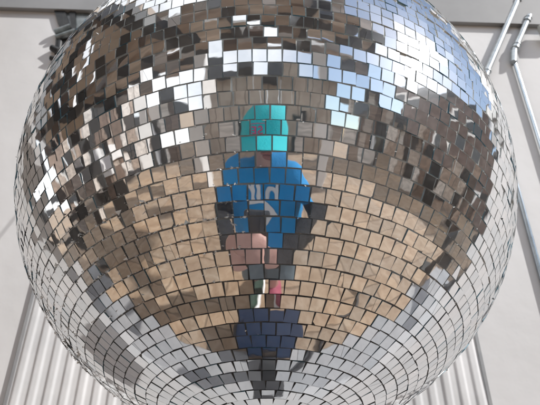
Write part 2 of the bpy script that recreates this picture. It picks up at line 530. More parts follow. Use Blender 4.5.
i_lo = int(math.floor((PH - R(86)) / DEL)); i_hi = int(math.ceil((PH + R(86)) / DEL))
for i in range(i_lo, i_hi + 1):
    lam = PH - DEL * (i + 0.5)
    if abs(lam) > R(87.5): continue
    ncol = max(5, round(2 * math.pi * math.cos(lam) / dx))
    step = 2 * math.pi / ncol
    off = find_alpha(lam, SEEN[i]) if i in SEEN else rnd.random() * step
    rnd = random.Random(5000 + i)
    rowtilt = 0.02 if i == 13 else (0 if 6 < i < 20 else rnd.gauss(0, 0.005))
    rowlift = rnd.gauss(0, 0.00012)
    row_rnd = rnd
    for j in range(ncol):
        rnd = random.Random(i * 1009 + j * 7 + 3)
        al = off + (j + 0.5) * step
        P = sph(lam, al)
        k = P.normalized()
        e = Vector((math.cos(al), math.sin(al), 0)); n = k.cross(e)
        # rotate the tile a little about its own normal
        ang = rnd.gauss(0, 0.020)
        e2 = e * math.cos(ang) + n * math.sin(ang); n2 = n * math.cos(ang) - e * math.sin(ang)
        X, Y = to_px(BM_ @ P)
        up = 1 if i < 8 else 0
        side = min(1, abs(X - 264) / 200)
        sig = (0.022 if i < 6 else 0.015 if i < 9 else 0.009 if i < 17 else 0.007)
        if 225 < X < 310 and 6 < i < 26: sig = 0.0055
        elif i >= 6 and i < 15: sig += 0.009 * side
        if X < 235 and 5 < i < 17: sig *= 1.35
        if rnd.random() < 0.05 and not (225 < X < 310 and 5 < i < 20): sig *= 2.2
        tl = (rnd.gauss(0, sig), rnd.gauss(0, sig) + rowtilt)
        sink = abs(rnd.gauss(0, 0.00018)) - rowlift + (abs(tl[0]) + abs(tl[1])) * 0.0025
        w2 = (step * math.cos(lam) * RB - GAP * (1 + 0.25 * rnd.random())) / 2
        h2 = (DEL * RB - GAP * (1 + 0.2 * rnd.random())) / 2
        c = P + e * rnd.gauss(0, 0.00013) + n * rnd.gauss(0, 0.00013)
        fr = (c, e2, n2, k)
        lit = (X - 264) * 0.6 - (Y - 200)  # sunlight painted into edge colours: mostly silver towards upper right, dark towards lower left
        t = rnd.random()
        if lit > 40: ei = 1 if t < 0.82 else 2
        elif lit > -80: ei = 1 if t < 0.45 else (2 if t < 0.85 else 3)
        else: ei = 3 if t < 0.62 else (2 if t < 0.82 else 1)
        corners = [(-w2, -h2), (w2, -h2), (w2, h2), (-w2, h2)]
        for q_ in range(4):
            corners[q_] = (corners[q_][0] + rnd.gauss(0, 0.00010), corners[q_][1] + rnd.gauss(0, 0.00010))
        t = rnd.random()
        if t < 0.05:                                        # chipped corner
            q_ = rnd.randrange(4); a, b_ = corners[q_ - 1], corners[(q_ + 1) % 4]; p = corners[q_]
            s1, s2 = rnd.uniform(0.08, 0.3), rnd.uniform(0.08, 0.3)
            cut = [(p[0] + (a[0] - p[0]) * s1, p[1] + (a[1] - p[1]) * s1), (p[0] + (b_[0] - p[0]) * s2, p[1] + (b_[1] - p[1]) * s2)]
            prism(corners[:q_] + cut + corners[q_ + 1:], fr, sink, tl, ei)
        elif t < 0.085 and not (228 < X < 306 and 6 < i < 18):   # cracked across
            s1, s2 = rnd.uniform(0.15, 0.85), rnd.uniform(0.15, 0.85)
            m1 = (corners[0][0] + (corners[1][0] - corners[0][0]) * s1, corners[0][1])
            m2 = (corners[3][0] + (corners[2][0] - corners[3][0]) * s2, corners[3][1])
            g_ = 0.00012
            prism([corners[0], (m1[0] - g_, m1[1]), (m2[0] - g_, m2[1]), corners[3]], fr, sink, (tl[0] + rnd.gauss(0, 0.02), tl[1]), ei)
            prism([(m1[0] + g_, m1[1]), corners[1], corners[2], (m2[0] + g_, m2[1])], fr, sink, (tl[0] + rnd.gauss(0, 0.02), tl[1]), ei)
        else:
            prism(corners, fr, sink, tl, ei)
        # crumbs of glass and dried glue along the joints, thickest on the left half
        facing = (BM_.to_3x3() @ k).dot((cam.location - ball.location).normalized())
        if facing > 0.25:
            dens = 0.03
            if 8 <= i <= 17 and X < 245: dens = 3.8 * max(0.25, 1 - abs(i - 12.5) / 7)
            elif 6 <= i <= 14: dens = 0.14
            elif i < 0: dens = 0.12
            cnt = int(dens * 3.2 + rnd.random())
            for _ in range(cnt):
                if rnd.random() < 0.72:
                    u, v = rnd.uniform(-w2, w2), (-h2 if rnd.random() < 0.75 else h2) + rnd.gauss(0, 0.0004)
                else:
                    u, v = (-w2 if rnd.random() < .5 else w2) + rnd.gauss(0, 0.0002), rnd.uniform(-h2, h2)
                b0 = c + e * u + n * v - k * 0.0003
                s_ = min(0.0011, rnd.lognormvariate(-8.05, 0.5))
                vv = [glue.verts.new(b0 + Vector((rnd.gauss(0, 1), rnd.gauss(0, 1), rnd.gauss(0, 1))) * s_ + e * rnd.gauss(0, s_ * 1.3)) for _ in range(4)]
                for tri in ((0, 1, 2), (0, 3, 1), (1, 3, 2), (2, 3, 0)):
                    glue.faces.new([vv[z] for z in tri])

rnd = random.Random(21)
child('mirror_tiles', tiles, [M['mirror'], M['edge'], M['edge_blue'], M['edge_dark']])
child('glass_crumbs', glue, [M['glue']])
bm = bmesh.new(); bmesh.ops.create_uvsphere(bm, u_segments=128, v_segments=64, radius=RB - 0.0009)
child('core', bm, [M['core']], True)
# neck, ring and rod at the far upper pole, up to the soffit
bm = bmesh.new(); tube(bm, (0, 0, RB - 0.006), (0, 0, RB + 0.022), 0.028, 0.024, 32)
tube(bm, (0, 0, RB + 0.022), (0, 0, RB + 0.034), 0.012, 0.012, 20)
child('neck_cap', bm, [M['galv']])
AX = (BM_.to_3x3() @ Vector((0, 0, 1))).normalized()
top = Vector(ball.location) + AX * (RB + 0.034)
endz = 3.2
tend = (endz - top.z) / AX.z
pe = top + AX * tend
rod = empty('hanging_cable', (pe.x, YW, pe.z))
tag(rod, 'thin steel cable on a wall arm that carries the mirror ball', 'cable')
bm = bmesh.new(); tube(bm, top, pe, 0.0016); fin(bm, 'cable_strand', M['galv'], rod, smooth=True)
bm = bmesh.new(); tube(bm, pe - Vector((0, 0.03, 0)), (pe.x, YW - 0.012, pe.z), 0.011); fin(bm, 'wall_arm', M['galv'], rod, smooth=True)
bm = bmesh.new(); tube(bm, (pe.x, YW - 0.012, pe.z), (pe.x, YW - 0.0005, pe.z), 0.05, 0.05, 28); fin(bm, 'wall_flange', M['galv'], rod, smooth=True)

# ------------------------------------------------------------------ pipes at the right
def pipe(name, label, pts, r, m, joints=(), grp=None):
    root = empty(name, pts[-1])
    tag(root, label, 'pipe', grp)
    bm = bmesh.new()
    for a, b_ in zip(pts, pts[1:]):
        tube(bm, a, b_, r, r, 24)
    fin(bm, 'pipe_shaft', m, root, smooth=True)
    for jp, jd, jr, jl in joints:
        bm = bmesh.new()
        jd = Vector(jd).normalized()
        tube(bm, Vector(jp) - jd * jl, Vector(jp) + jd * jl, jr, jr, 24)
        tube(bm, Vector(jp) - jd * jl * 1.02, Vector(jp) - jd * jl * 0.8, jr * 1.16, jr * 1.16, 24)
        tube(bm, Vector(jp) + jd * jl * 0.8, Vector(jp) + jd * jl * 1.02, jr * 1.16, jr * 1.16, 24)
        fin(bm, 'coupling', M['galv'], root, smooth=True)
    return root


YP = YW - 0.0125
a0, a1 = px(521, -8, YP), px(478, 92, YP)
pipe('steel_pipe', 'grey steel pipe slanting down from the soffit to behind the top right of the ball',
     [a0, a1], 0.0092, M['galv'], [(px(486, 74, YP), a1 - a0, 0.0106, 0.012), (px(518.5, -1, YP), a1 - a0, 0.0108, 0.012)])
b0, b1, b2 = px(529, 16, YP), px(514, 51, YP), px(513.5, 62, YP)
pipe('steel_pipe', 'short grey steel pipe with couplings at the far top right, beside the wall',
     [b0, b1, b2], 0.0090, M['galv'], [(px(527.2, 20, YP), b1 - b0, 0.0108, 0.008), (px(516.0, 47, YP), b1 - b0, 0.0108, 0.009)])
c0, c1 = px(513.2, 58, YW - 0.008), px(568, 232, YW - 0.008)
pipe('thin_bar', 'thin bright steel bar running down the right edge from the short coupled pipe',
     [c0, c1], 0.0052, M['chrome'], [(px(513.8, 60, YW - 0.008), c1 - c0, 0.0072, 0.008)])
d0, d1 = px(511, 165, YW - 0.006), px(572, 385, YW - 0.006)
pipe('thin_bar', 'thin bright steel bar emerging from behind the right side of the ball',
     [d0, d1], 0.0056, M['chrome'])
jb = empty('junction_box', px(546, 31, YP))
tag(jb, 'small grey-green rounded fitting cut off by the right edge near the top', 'fitting')
p = px(548, 31, YW - 0.03)
p.y = 0
bm = bmesh.new(); box(bm, p + Vector((-0.024, YW - 0.034, -0.028)), p + Vector((0.05, YW - 0.0165, 0.028)), 0.007)
fin(bm, 'fitting_body', mat('olive_grey_plastic', (0.36, 0.36, 0.33), (0.44, 0.44, 0.41), 20, 0.6), jb, smooth=True)
bm = bmesh.new(); box(bm, p + Vector((-0.018, YW - 0.038, -0.020)), p + Vector((0.04, YW - 0.0345, 0.020)), 0.001)
fin(bm, 'fitting_lid', M['trim'], jb)

# ------------------------------------------------------------------ dark clamp bracket at the top left
YB = 0.541
br = empty('clamp_bracket', px(72, 4, YB))
tag(br, 'dark metal clamp bracket with grey plastic body hanging under the soffit', 'bracket')
bm = bmesh.new()
def pxquad(bm, pts, Y, th):
    f = [bm.verts.new(px(x, y, Y)) for x, y in pts]
    b_ = [bm.verts.new(px(x, y, Y) + Vector((0, th, 0))) for x, y in pts]
    bm.faces.new(f); bm.faces.new(b_[::-1])
    for i in range(len(pts)):
        j = (i + 1) % len(pts); bm.faces.new((f[i], b_[i], b_[j], f[j]))
pxquad(bm, [(52, 3), (63, 4), (69, 24), (62, 30), (58, 24)], YB, 0.02)
fin(bm, 'hanger_strap', M['dark_metal'], br)
bm = bmesh.new(); pxquad(bm, [(62, 4), (93, 4), (88, 22), (78, 34), (69, 30)], YB + 0.006, 0.02)
bmesh.ops.bevel(bm, geom=bm.edges[:], offset=0.003, segments=2, affect='EDGES')
fin(bm, 'clamp_body', M['clear'], br, smooth=True)
bm = bmesh.new(); pxquad(bm, [(68, 5), (75, 5), (76, 30), (72, 32)], YB + 0.001, 0.008)
fin(bm, 'clamp_rib', M['dark_metal'], br)
bm = bmesh.new()
tube(bm, px(55, 33, YB - 0.002), px(71, 27, YB - 0.002), 0.011, 0.011, 20)
tube(bm, px(56, 38, YB), px(76, 32, YB), 0.009, 0.012, 20)
fin(bm, 'clamp_bolt', M['clear'], br, smooth=True)
bm = bmesh.new(); tube(bm, px(60, 38, YB + 0.01), px(58, 55, YB + 0.01), 0.012, 0.010, 16)
pxquad(bm, [(60, 38), (70, 38), (64, 50), (57, 54)], YB + 0.006, 0.02)
fin(bm, 'clamp_arm', M['dark_metal'], br, smooth=True)
bm = bmesh.new(); tube(bm, px(52, 48, YB), px(60, 52, YB), 0.010, 0.012, 14); tube(bm, px(51, 58, YB), px(58, 60, YB), 0.008, 0.008, 14)
fin(bm, 'thumb_screw', M['dark_metal'], br, smooth=True)

# ------------------------------------------------------------------ what the mirrors see: canopy, buildings, things on the ground
can = empty('timber_canopy', (0, -2.4, 0))
tag(can, 'dark timber canopy on white posts in front of the ball, seen in its mirrors', 'canopy')
CY0, CY1, CZ0, CZ1 = -0.95, -3.6, 3.10, 3.95
zc_ = lambda y: CZ0 + (CZ1 - CZ0) * (CY0 - y) / (CY0 - CY1)
bm = bmesh.new()
y = CY0
while y > CY1:
    wdt = rnd.uniform(0.12, 0.2)
    if rnd.random() > 0.08:
        z = zc_(y)
        box(bm, (-4.2, y - wdt, z), (2.6 if y < -2.4 else 1.2, y - 0.014, z + 0.025))
    y -= wdt
fin(bm, 'roof_boards', M['timber'], can)
for x in (-4.1, -3.2, -2.3, -1.4, -0.5, 0.4, 1.1, 2.3):
    bm = bmesh.new()
    ya_ = CY0 if x < 2 else -2.3; za_ = zc_(ya_) - 0.15
    vs = [(x, ya_, za_), (x + 0.09, ya_, za_), (x + 0.09, CY1, CZ1 - 0.15), (x, CY1, CZ1 - 0.15)]
    lo = [bm.verts.new(v) for v in vs]; hi = [bm.verts.new((v[0], v[1], v[2] + 0.146)) for v in vs]
    bm.faces.new(lo); bm.faces.new(hi[::-1])
    for k_ in range(4): bm.faces.new((lo[k_], hi[k_], hi[(k_ + 1) % 4], lo[(k_ + 1) % 4]))
    fin(bm, 'rafter', M['black'], can)
for yy, dz in ((CY1 + 0.02, 0.16), (-2.5, 0.16), (CY0 - 0.14, 0.16)):
    bm = bmesh.new(); z = zc_(yy) - 0.155
    box(bm, (-4.2, yy, z - dz), (2.6 if yy < -2.4 else 1.2, yy + 0.1, z - 0.003), 0.005); fin(bm, 'crossbeam', M['timber'], can)
for x in (-4.0, -1.75, 1.62):
    bm = bmesh.new(); box(bm, (-0.13, -0.13, 0), (0.13, 0.13, CZ1 + 0.25), 0.012, Matrix.Translation((x, CY1 - 0.30, 0)) @ Matrix.Rotation(R(20), 4, 'Z')); fin(bm, 'post', M['white'], can)

# overhead trellis at the left, another piece of timber roof
tr = empty('timber_pergola', (-2.6, -0.6, 0))
tag(tr, 'open timber pergola on black posts at the left, seen in the mirrors', 'pergola')
prn = random.Random(4)
yy = -0.93
while yy < 0.36:
    wd_ = prn.choice((0.05, 0.07, 0.1, 0.14, 0.2))
    bm = bmesh.new(); box(bm, (-4.3, yy, 2.74), (-0.75 - prn.random() * 0.05, yy + wd_, 2.80), 0.004)
    fin(bm, 'slat', M[prn.choice(('black', 'black', 'timber_pale', 'timber', 'dark_timber', 'dark_timber', 'pale_timber'))], tr)
    yy += wd_ + prn.choice((0.012, 0.02, 0.02, 0.05))
for x in (-4.2, -2.5, -0.85):
    bm = bmesh.new(); box(bm, (x, -1.4, 2.60), (x + 0.09, 0.38, 2.737), 0.004); fin(bm, 'rail', M['black'], tr)
for x in (-4.2, -2.5):
    bm = bmesh.new(); box(bm, (x + 0.0, -1.39, 0), (x + 0.09, -1.30, 2.597), 0.004); fin(bm, 'post', M['black'], tr)


def building(label, x0, x1, y0, h, m, openings, fascia=0.5):
    r_ = empty('timber_building', ((x0 + x1) / 2, y0, 0))
    tag(r_, label, 'building')
    bm = bmesh.new()
    nb = int((x1 - x0) / 0.22)
    for k_ in range(nb):                                   # upright boards
        xa_ = x0 + (x1 - x0) * k_ / nb; xb_ = x0 + (x1 - x0) * (k_ + 1) / nb - 0.012
        box(bm, (xa_, y0 - 0.1 - 0.01 * (k_ % 2), 0), (xb_, y0 - 0.003 * (k_ % 3), h))
    fin(bm, 'wall', m, r_)
    if fascia:
        bm = bmesh.new(); box(bm, (x0 - 0.15, y0 - 0.6, h), (x1 + 0.15, y0 + 0.45, h + fascia), 0.02); fin(bm, 'roof', M['black'], r_)
    for kind, a, b_, z0_, z1_ in openings:
        bm = bmesh.new(); box(bm, (a, y0 + 0.004, z0_), (b_, y0 + 0.05, z1_), 0.006)
        f_ = fin(bm, kind, M['white'] if kind == 'window' else M['black'], r_)
        bm = bmesh.new(); box(bm, (a + 0.06, y0 + 0.052, z0_ + 0.06), (b_ - 0.06, y0 + 0.062, z1_ - 0.06))
        fin(bm, 'pane' if kind == 'window' else 'door_leaf', M['window'] if kind == 'window' else M['timber'], f_)


building('taupe boarded building straight across from the ball with a black roof edge', -4.1, 3.6, -8.4, 4.4, M['timber_pale'],
         [('door', -2.5, -1.5, 0, 2.2), ('window', -0.9, 0.2, 1.1, 2.1), ('door', 1.5, 2.4, 0, 2.2)], 0.62)
building('lower dark brown timber building across on the left', -11.5, -5.4, -7.4, 3.4, M['timber'],
         [('window', -7.6, -6.2, 0.9, 2.0), ('door', -9.6, -8.6, 0, 2.1)], 0.3)
building('dark brown timber building across on the right', 4.6, 12.0, -7.6, 3.6, M['timber'],
         [('door', 5.4, 6.3, 0, 2.2), ('window', 7.0, 8.6, 0.9, 2.0)], 0.3)
# side fences
building_side = None
for s, lab in ((-1, 'tall dark brown board screen far to the left of the ball'), (1, 'tall dark brown board screen far to the right of the ball')):
    fe = empty('board_screen', (s * 6.4, -2, 0)); tag(fe, lab, 'fence')
    bm = bmesh.new()
    for k_ in range(22):
        yy = -5.6 + k_ * 0.26
        box(bm, (s * 6.4, yy, 0.05), (s * 6.44, yy + 0.245, (2.3 if s > 0 else 4.6) + 0.03 * (k_ % 3)))
    fin(bm, 'fence_boards', M['timber'], fe)
    if s < 0:
        bm = bmesh.new(); box(bm, (-6.375, -3.7, 1.0), (-6.345, -2.5, 2.1), 0.006); fin(bm, 'pale_panel', M['white'], fe)  # blank board added to catch the sun as a bright patch in the mirrors
    for zz in (0.5, 1.7):
        bm = bmesh.new(); box(bm, (s * 6.38, -5.05, zz), (s * 6.398, 0.75, zz + 0.09)); fin(bm, 'rail', M['black'], fe)

tb = empty('tall_building', (19, -5, 0))
tag(tb, 'tall dark brown building to the right, higher than all the others', 'building')
bm = bmesh.new(); box(bm, (18, -15, 0), (20, 3.5, 11.0), 0.02); fin(bm, 'wall', mat('dark_brown_render', (0.10, 0.07, 0.06), (0.17, 0.125, 0.11), 4, 0.8), tb)
for a_ in range(5):
    for b_ in range(3):
        y_, z_ = -14.0 + a_ * 3.4, 1.2 + b_ * 3.2
        bm = bmesh.new(); box(bm, (17.955, y_, z_), (17.998, y_ + 1.7, z_ + 1.9), 0.006); f_ = fin(bm, 'window', M['white'], tb)
        bm = bmesh.new(); box(bm, (17.945, y_ + 0.1, z_ + 0.1), (17.954, y_ + 1.6, z_ + 1.8)); fin(bm, 'pane', M['window'], f_)
bm = bmesh.new(); box(bm, (17.6, -15.3, 11.002), (20.4, 3.8, 11.25), 0.02); fin(bm, 'roof', M['black'], tb)

# navy storage crate on the paving below the ball
cr = empty('storage_crate', (0.0, -0.26, 0))
tag(cr, 'navy blue lidded storage crate on the paving below the ball', 'crate')
bm = bmesh.new(); box(bm, (-0.23, -0.44, 0.006), (0.25, -0.08, 0.30), 0.02); fin(bm, 'crate_body', M['navy'], cr, smooth=True)
bm = bmesh.new(); box(bm, (-0.245, -0.455, 0.302), (0.265, -0.065, 0.335), 0.012); box(bm, (-0.19, -0.40, 0.336), (0.21, -0.12, 0.345), 0.004)
fin(bm, 'crate_lid', M['navy'], cr, smooth=True)
for s in (-1, 1):
    bm = bmesh.new(); box(bm, (0.01 + s * 0.256 - 0.012, -0.30, 0.25), (0.01 + s * 0.256 + 0.012, -0.22, 0.318), 0.004)
    fin(bm, 'crate_latch', M['black'], cr)
# black loudspeaker on the pale pavement behind it
sp = empty('loudspeaker', (0.02, 0.33, 0.03))
tag(sp, 'black loudspeaker cabinet standing on the pale pavement against the wall', 'loudspeaker')
bm = bmesh.new(); box(bm, (-0.065, 0.09, 0.034), (0.085, 0.30, 0.72), 0.012); fin(bm, 'cabinet', M['black'], sp, smooth=True)
bm = bmesh.new(); box(bm, (-0.05, 0.078, 0.05), (0.07, 0.089, 0.70), 0.004); fin(bm, 'grille', M['dark_metal'], sp)
bm = bmesh.new(); box(bm, (-0.02, 0.18, 0.722), (0.04, 0.24, 0.734), 0.004); fin(bm, 'handle', M['trim'], sp)
# cable on the paving
pts = []
for k_ in range(160):
    t = k_ / 159
    if t < 0.5:
        u = t / 0.5; pts.append((0.16 + 0.95 * u, 0.16 - 0.75 * u + 0.10 * math.sin(u * 9), 0.012))
    else:
        u = (t - 0.5) / 0.5; th_ = u * 4.2 * math.pi
        pts.append((1.11 + 0.16 * math.sin(th_) + 0.05 * u, -0.556 - 0.16 * (1 - math.cos(th_)) - 0.05 * u, 0.012 + 0.012 * u))
pts = [(x, y, z + (0.035 if y > -0.04 else 0)) for x, y, z in pts]
o = fin(path_tube(pts, 0.008), 'power_cable', M['black'], None, smooth=True)
tag(o, 'black cable running over the paving and ending in a loose coil', 'cable')


# ------------------------------------------------------------------ the photographer
def ell(c, r, sub=3):
    b = bmesh.new(); bmesh.ops.create_icosphere(b, subdivisions=sub, radius=1)
    r = (r, r, r) if not hasattr(r, '__len__') else r
    for v in b.verts: v.co = Vector((v.co.x * r[0], v.co.y * r[1], v.co.z * r[2])) + Vector(c)
    return b


def hull(bm, balls, sub=2):
    b = bmesh.new()
    for c, r in balls: merge(b, ell(c, r, sub))
    res = bmesh.ops.convex_hull(b, input=b.verts[:])
    dead = [g for g in set(res['geom_interior'] + res['geom_unused']) if isinstance(g, bmesh.types.BMVert)]
    bmesh.ops.delete(b, geom=dead, context='VERTS')
    merge(bm, b)


def chain(bm, balls, sub=2):
    for a, b_ in zip(balls, balls[1:]): hull(bm, [a, b_], sub)


def blob(name, bm, m, parent, voxel, smooth=6, folds=0.0, fscale=0.05):
    me = bpy.data.meshes.new(name + '_tmp'); bmesh.ops.recalc_face_normals(bm, faces=bm.faces); bm.to_mesh(me); bm.free()
    o = bpy.data.objects.new(name + '_tmp', me); col.objects.link(o)
    md = o.modifiers.new('remesh', 'REMESH'); md.mode = 'VOXEL'; md.voxel_size = voxel
    sm = o.modifiers.new('smooth', 'SMOOTH'); sm.iterations = smooth; sm.factor = 0.5
    dg = bpy.context.evaluated_depsgraph_get(); dg.update()
    me2 = bpy.data.meshes.new_from_object(o.evaluated_get(dg)); me2.name = name
    bpy.data.objects.remove(o); bpy.data.meshes.remove(me)
    if folds:
        for v in me2.vertices:
            p = v.co
            f = noise.noise((p.x / fscale, p.y / fscale, p.z / (fscale * 1.8))) + 0.5 * noise.noise((p.x / fscale * 2.3, p.z / fscale * 1.1, p.y / fscale * 2))
            v.co = p + v.normal * folds * f
    me2.materials.clear()
    return link(name, me2, m, parent, 'all')


Lc = lambda x, y, z: CM @ Vector((x - 0.007, y - 0.030, z + 0.001))   # about the phone
per = empty('person', (0, -0.87, 0))
tag(per, 'person in cyan cap, blue printed t-shirt and grey shorts, reflected in the mirrors', 'person')
HX, HY, HZ = 0.0, -0.845, 1.535
bm = bmesh.new()
merge(bm, ell((HX, HY, HZ), (0.075, 0.097, 0.115)))
hull(bm, [((0, HY + 0.045, HZ - 0.085), (0.040, 0.038, 0.028)), ((0, HY + 0.02, HZ - 0.03), (0.066, 0.066, 0.04))])
hull(bm, [((0, HY + 0.094, HZ + 0.01), 0.009), ((0, HY + 0.110, HZ - 0.025), 0.013)])
for s in (-1, 1):
    merge(bm, ell((s * 0.012, HY + 0.100, HZ - 0.03), 0.010, 2))
    merge(bm, ell((s * 0.077, HY - 0.005, HZ - 0.015), (0.010, 0.020, 0.031), 2))
    merge(bm, ell((s * 0.036, HY + 0.068, HZ - 0.025), (0.026, 0.022, 0.022), 2))
    hull(bm, [((s * 0.014, HY + 0.088, HZ + 0.026), 0.011), ((s * 0.050, HY + 0.070, HZ + 0.024), 0.011)])
hull(bm, [((0, HY - 0.02, HZ - 0.05), (0.055, 0.06, 0.05)), ((0, -0.885, 1.38), (0.062, 0.065, 0.05))])
hull(bm, [((-0.142, -0.88, 1.365), 0.05), ((0.118, -0.88, 1.365), 0.05), ((0, -0.88, 1.40), 0.055), ((-0.10, -0.87, 1.22), (0.075, 0.10, 0.09)), ((0.10, -0.87, 1.22), (0.075, 0.10, 0.09))])
hull(bm, [((-0.10, -0.87, 1.22), (0.075, 0.10, 0.09)), ((0.10, -0.87, 1.22), (0.075, 0.10, 0.09)), ((-0.08, -0.87, 1.03), (0.08, 0.10, 0.08)), ((0.08, -0.87, 1.03), (0.08, 0.10, 0.08))])
hull(bm, [((-0.08, -0.87, 1.03), (0.08, 0.10, 0.08)), ((0.08, -0.87, 1.03), (0.08, 0.10, 0.08)), ((-0.085, -0.87, 0.88), (0.09, 0.11, 0.09)), ((0.085, -0.87, 0.88), (0.09, 0.11, 0.09))])
SH = {s: Vector((s * 0.152 - 0.012, -0.88, 1.36)) for s in (-1, 1)}
EB = {-1: Vector((-0.255, -0.73, 1.14)), 1: Vector((0.245, -0.73, 1.13))}
WR = {-1: Lc(-0.076, -0.178, 0.052), 1: Lc(0.022, -0.172, 0.052)}
for s in (-1, 1):
    chain(bm, [(SH[s], 0.052), (SH[s].lerp(EB[s], 0.5), 0.046), (EB[s], 0.037), (EB[s].lerp(WR[s], 0.3), 0.038), (WR[s], 0.026)])
    chain(bm, [((s * 0.09, -0.87, 0.87), 0.09), ((s * 0.10, -0.855, 0.68), 0.075), ((s * 0.105, -0.855, 0.48), 0.055), ((s * 0.105, -0.87, 0.35), 0.054), ((s * 0.108, -0.885, 0.10), 0.034)])
    chain(bm, [((s * 0.108, -0.905, 0.05), 0.032), ((s * 0.115, -0.80, 0.045), 0.034), ((s * 0.125, -0.70, 0.035), 0.026)])


def hand(bm, s, wr, kn, palm, fingers, thumb):
    hull(bm, [(wr, 0.024), (palm, (0.024, 0.024, 0.028))])
    hull(bm, [(wr, 0.019)] + [(k_, 0.0115) for k_ in kn] + [(palm, 0.018)])
    for k_, f_ in zip(kn, fingers):
        chain(bm, [(k_, 0.0105), (f_[0], 0.0092), (f_[1], 0.0084), (f_[2], 0.0072)], 2)
    chain(bm, [(palm, 0.015), (thumb[0], 0.0120), (thumb[1], 0.0102), (thumb[2], 0.0085)], 2)


Ll = lambda x, y, z: Lc(x + 0.010, y - 0.004, z)
Lr = lambda x, y, z: Lc(x - 0.030, y + 0.006, z)
# left hand wraps the left edge of the phone, fingertips across its back
ys = (-0.063, -0.080, -0.097, -0.113)
ln = (0.036, 0.044, 0.040, 0.030)
hand(bm, -1, WR[-1], [Ll(-0.079, y_, 0.021) for y_ in ys], Ll(-0.083, -0.100, 0.034),
     [(Ll(-0.0725, y_ + 0.003, -0.003), Ll(-0.066 + l_ * 0.45, y_ + 0.006, -0.0075), Ll(-0.062 + l_, y_ + 0.010, -0.0045)) for y_, l_ in zip(ys, ln)],
     (Ll(-0.073, -0.082, 0.033), Ll(-0.060, -0.060, 0.025), Ll(-0.044, -0.046, 0.021)))
# right hand cups the lower right corner
ys = (-0.092, -0.108, -0.123, -0.137)
ln = (0.026, 0.030, 0.027, 0.020)
hand(bm, 1, WR[1], [Lr(0.032, y_, 0.023) for y_ in ys], Lr(0.040, -0.125, 0.036),
     [(Lr(0.0255, y_ + 0.003, -0.003), Lr(0.020 - l_ * 0.45, y_ + 0.006, -0.0080), Lr(0.012 - l_ * 0.62, y_ + 0.009, -0.0048)) for y_, l_ in zip(ys, ln)],
     (Lr(0.030, -0.105, 0.034), Lr(0.016, -0.086, 0.026), Lr(0.001, -0.074, 0.021)))
blob('body', bm, M['skin'], per, 0.0042, 5)
for s in (-1, 1):
    bm = bmesh.new(); merge(bm, ell((s * 0.034, HY + 0.0815, HZ + 0.006), 0.0125)); e_ = fin(bm, 'eye', M['eye'], per, smooth='all')
    bm = bmesh.new(); merge(bm, ell((s * 0.034, HY + 0.0900, HZ + 0.004), (0.0055, 0.005, 0.0055), 2)); fin(bm, 'iris', M['iris'], e_, smooth='all')
    bm = bmesh.new(); hull(bm, [((s * 0.018, HY + 0.099, HZ + 0.028), 0.004), ((s * 0.050, HY + 0.082, HZ + 0.028), 0.0035)]); fin(bm, 'eyebrow', M['hair'], per, smooth='all')
bm = bmesh.new()
hull(bm, [((-0.022, HY + 0.078, HZ - 0.064), 0.0035), ((0, HY + 0.086, HZ - 0.061), 0.0058), ((0.022, HY + 0.078, HZ - 0.064), 0.0035)])
hull(bm, [((-0.018, HY + 0.078, HZ - 0.071), 0.0035), ((0, HY + 0.085, HZ - 0.072), 0.0062), ((0.018, HY + 0.078, HZ - 0.071), 0.0035)])
fin(bm, 'mouth', M['lips'], per, smooth='all')
bm = bmesh.new(); merge(bm, ell((0, HY - 0.028, HZ + 0.002), (0.080, 0.083, 0.082))); fin(bm, 'hair', M['hair'], per, smooth='all')

# t-shirt
bm = bmesh.new(); g = 0.014
hull(bm, [((-0.142, -0.88, 1.362), 0.05 + g), ((0.118, -0.88, 1.362), 0.05 + g), ((0, -0.88, 1.385), 0.05 + g), ((-0.105, -0.87, 1.20), (0.08 + g, 0.105 + g, 0.09)), ((0.105, -0.87, 1.20), (0.08 + g, 0.105 + g, 0.09))], 3)
hull(bm, [((-0.105, -0.87, 1.20), (0.08 + g, 0.105 + g, 0.09)), ((0.105, -0.87, 1.20), (0.08 + g, 0.105 + g, 0.09)), ((-0.10, -0.87, 0.86), (0.09 + g, 0.11 + g, 0.04)), ((0.10, -0.87, 0.86), (0.09 + g, 0.11 + g, 0.04))], 3)
for s in (-1, 1):
    hull(bm, [(SH[s] + Vector((-s * 0.02, 0, 0.0)), 0.070), (SH[s].lerp(EB[s], 0.60) + Vector((s * 0.004, 0, 0)), 0.067)], 3)
shirt = blob('shirt', bm, M['blue'], per, 0.0065, 5, 0.0065, 0.07)
for s in (-1, 1):
    bm = bmesh.new()
    chain(bm, [(SH[s].lerp(EB[s], 0.45), 0.052), (EB[s], 0.047), (EB[s].lerp(WR[s], 0.35), 0.046), (EB[s].lerp(WR[s], 0.98), 0.032)])
    blob('sleeve', bm, M['sleeve'], per, 0.005, 5, 0.003, 0.03)
bm = bmesh.new()
hull(bm, [((-0.085, -0.87, 0.93), (0.10, 0.122, 0.05)), ((0.085, -0.87, 0.93), (0.10, 0.122, 0.05)), ((-0.09, -0.87, 0.80), (0.10, 0.12, 0.06)), ((0.09, -0.87, 0.80), (0.10, 0.12, 0.06))], 3)
for s in (-1, 1):
    hull(bm, [((s * 0.10, -0.868, 0.82), (0.10, 0.115, 0.06)), ((s * 0.128, -0.855, 0.41), (0.115, 0.11, 0.02))], 3)
blob('shorts', bm, M['shorts'], per, 0.0065, 5, 0.005, 0.06)
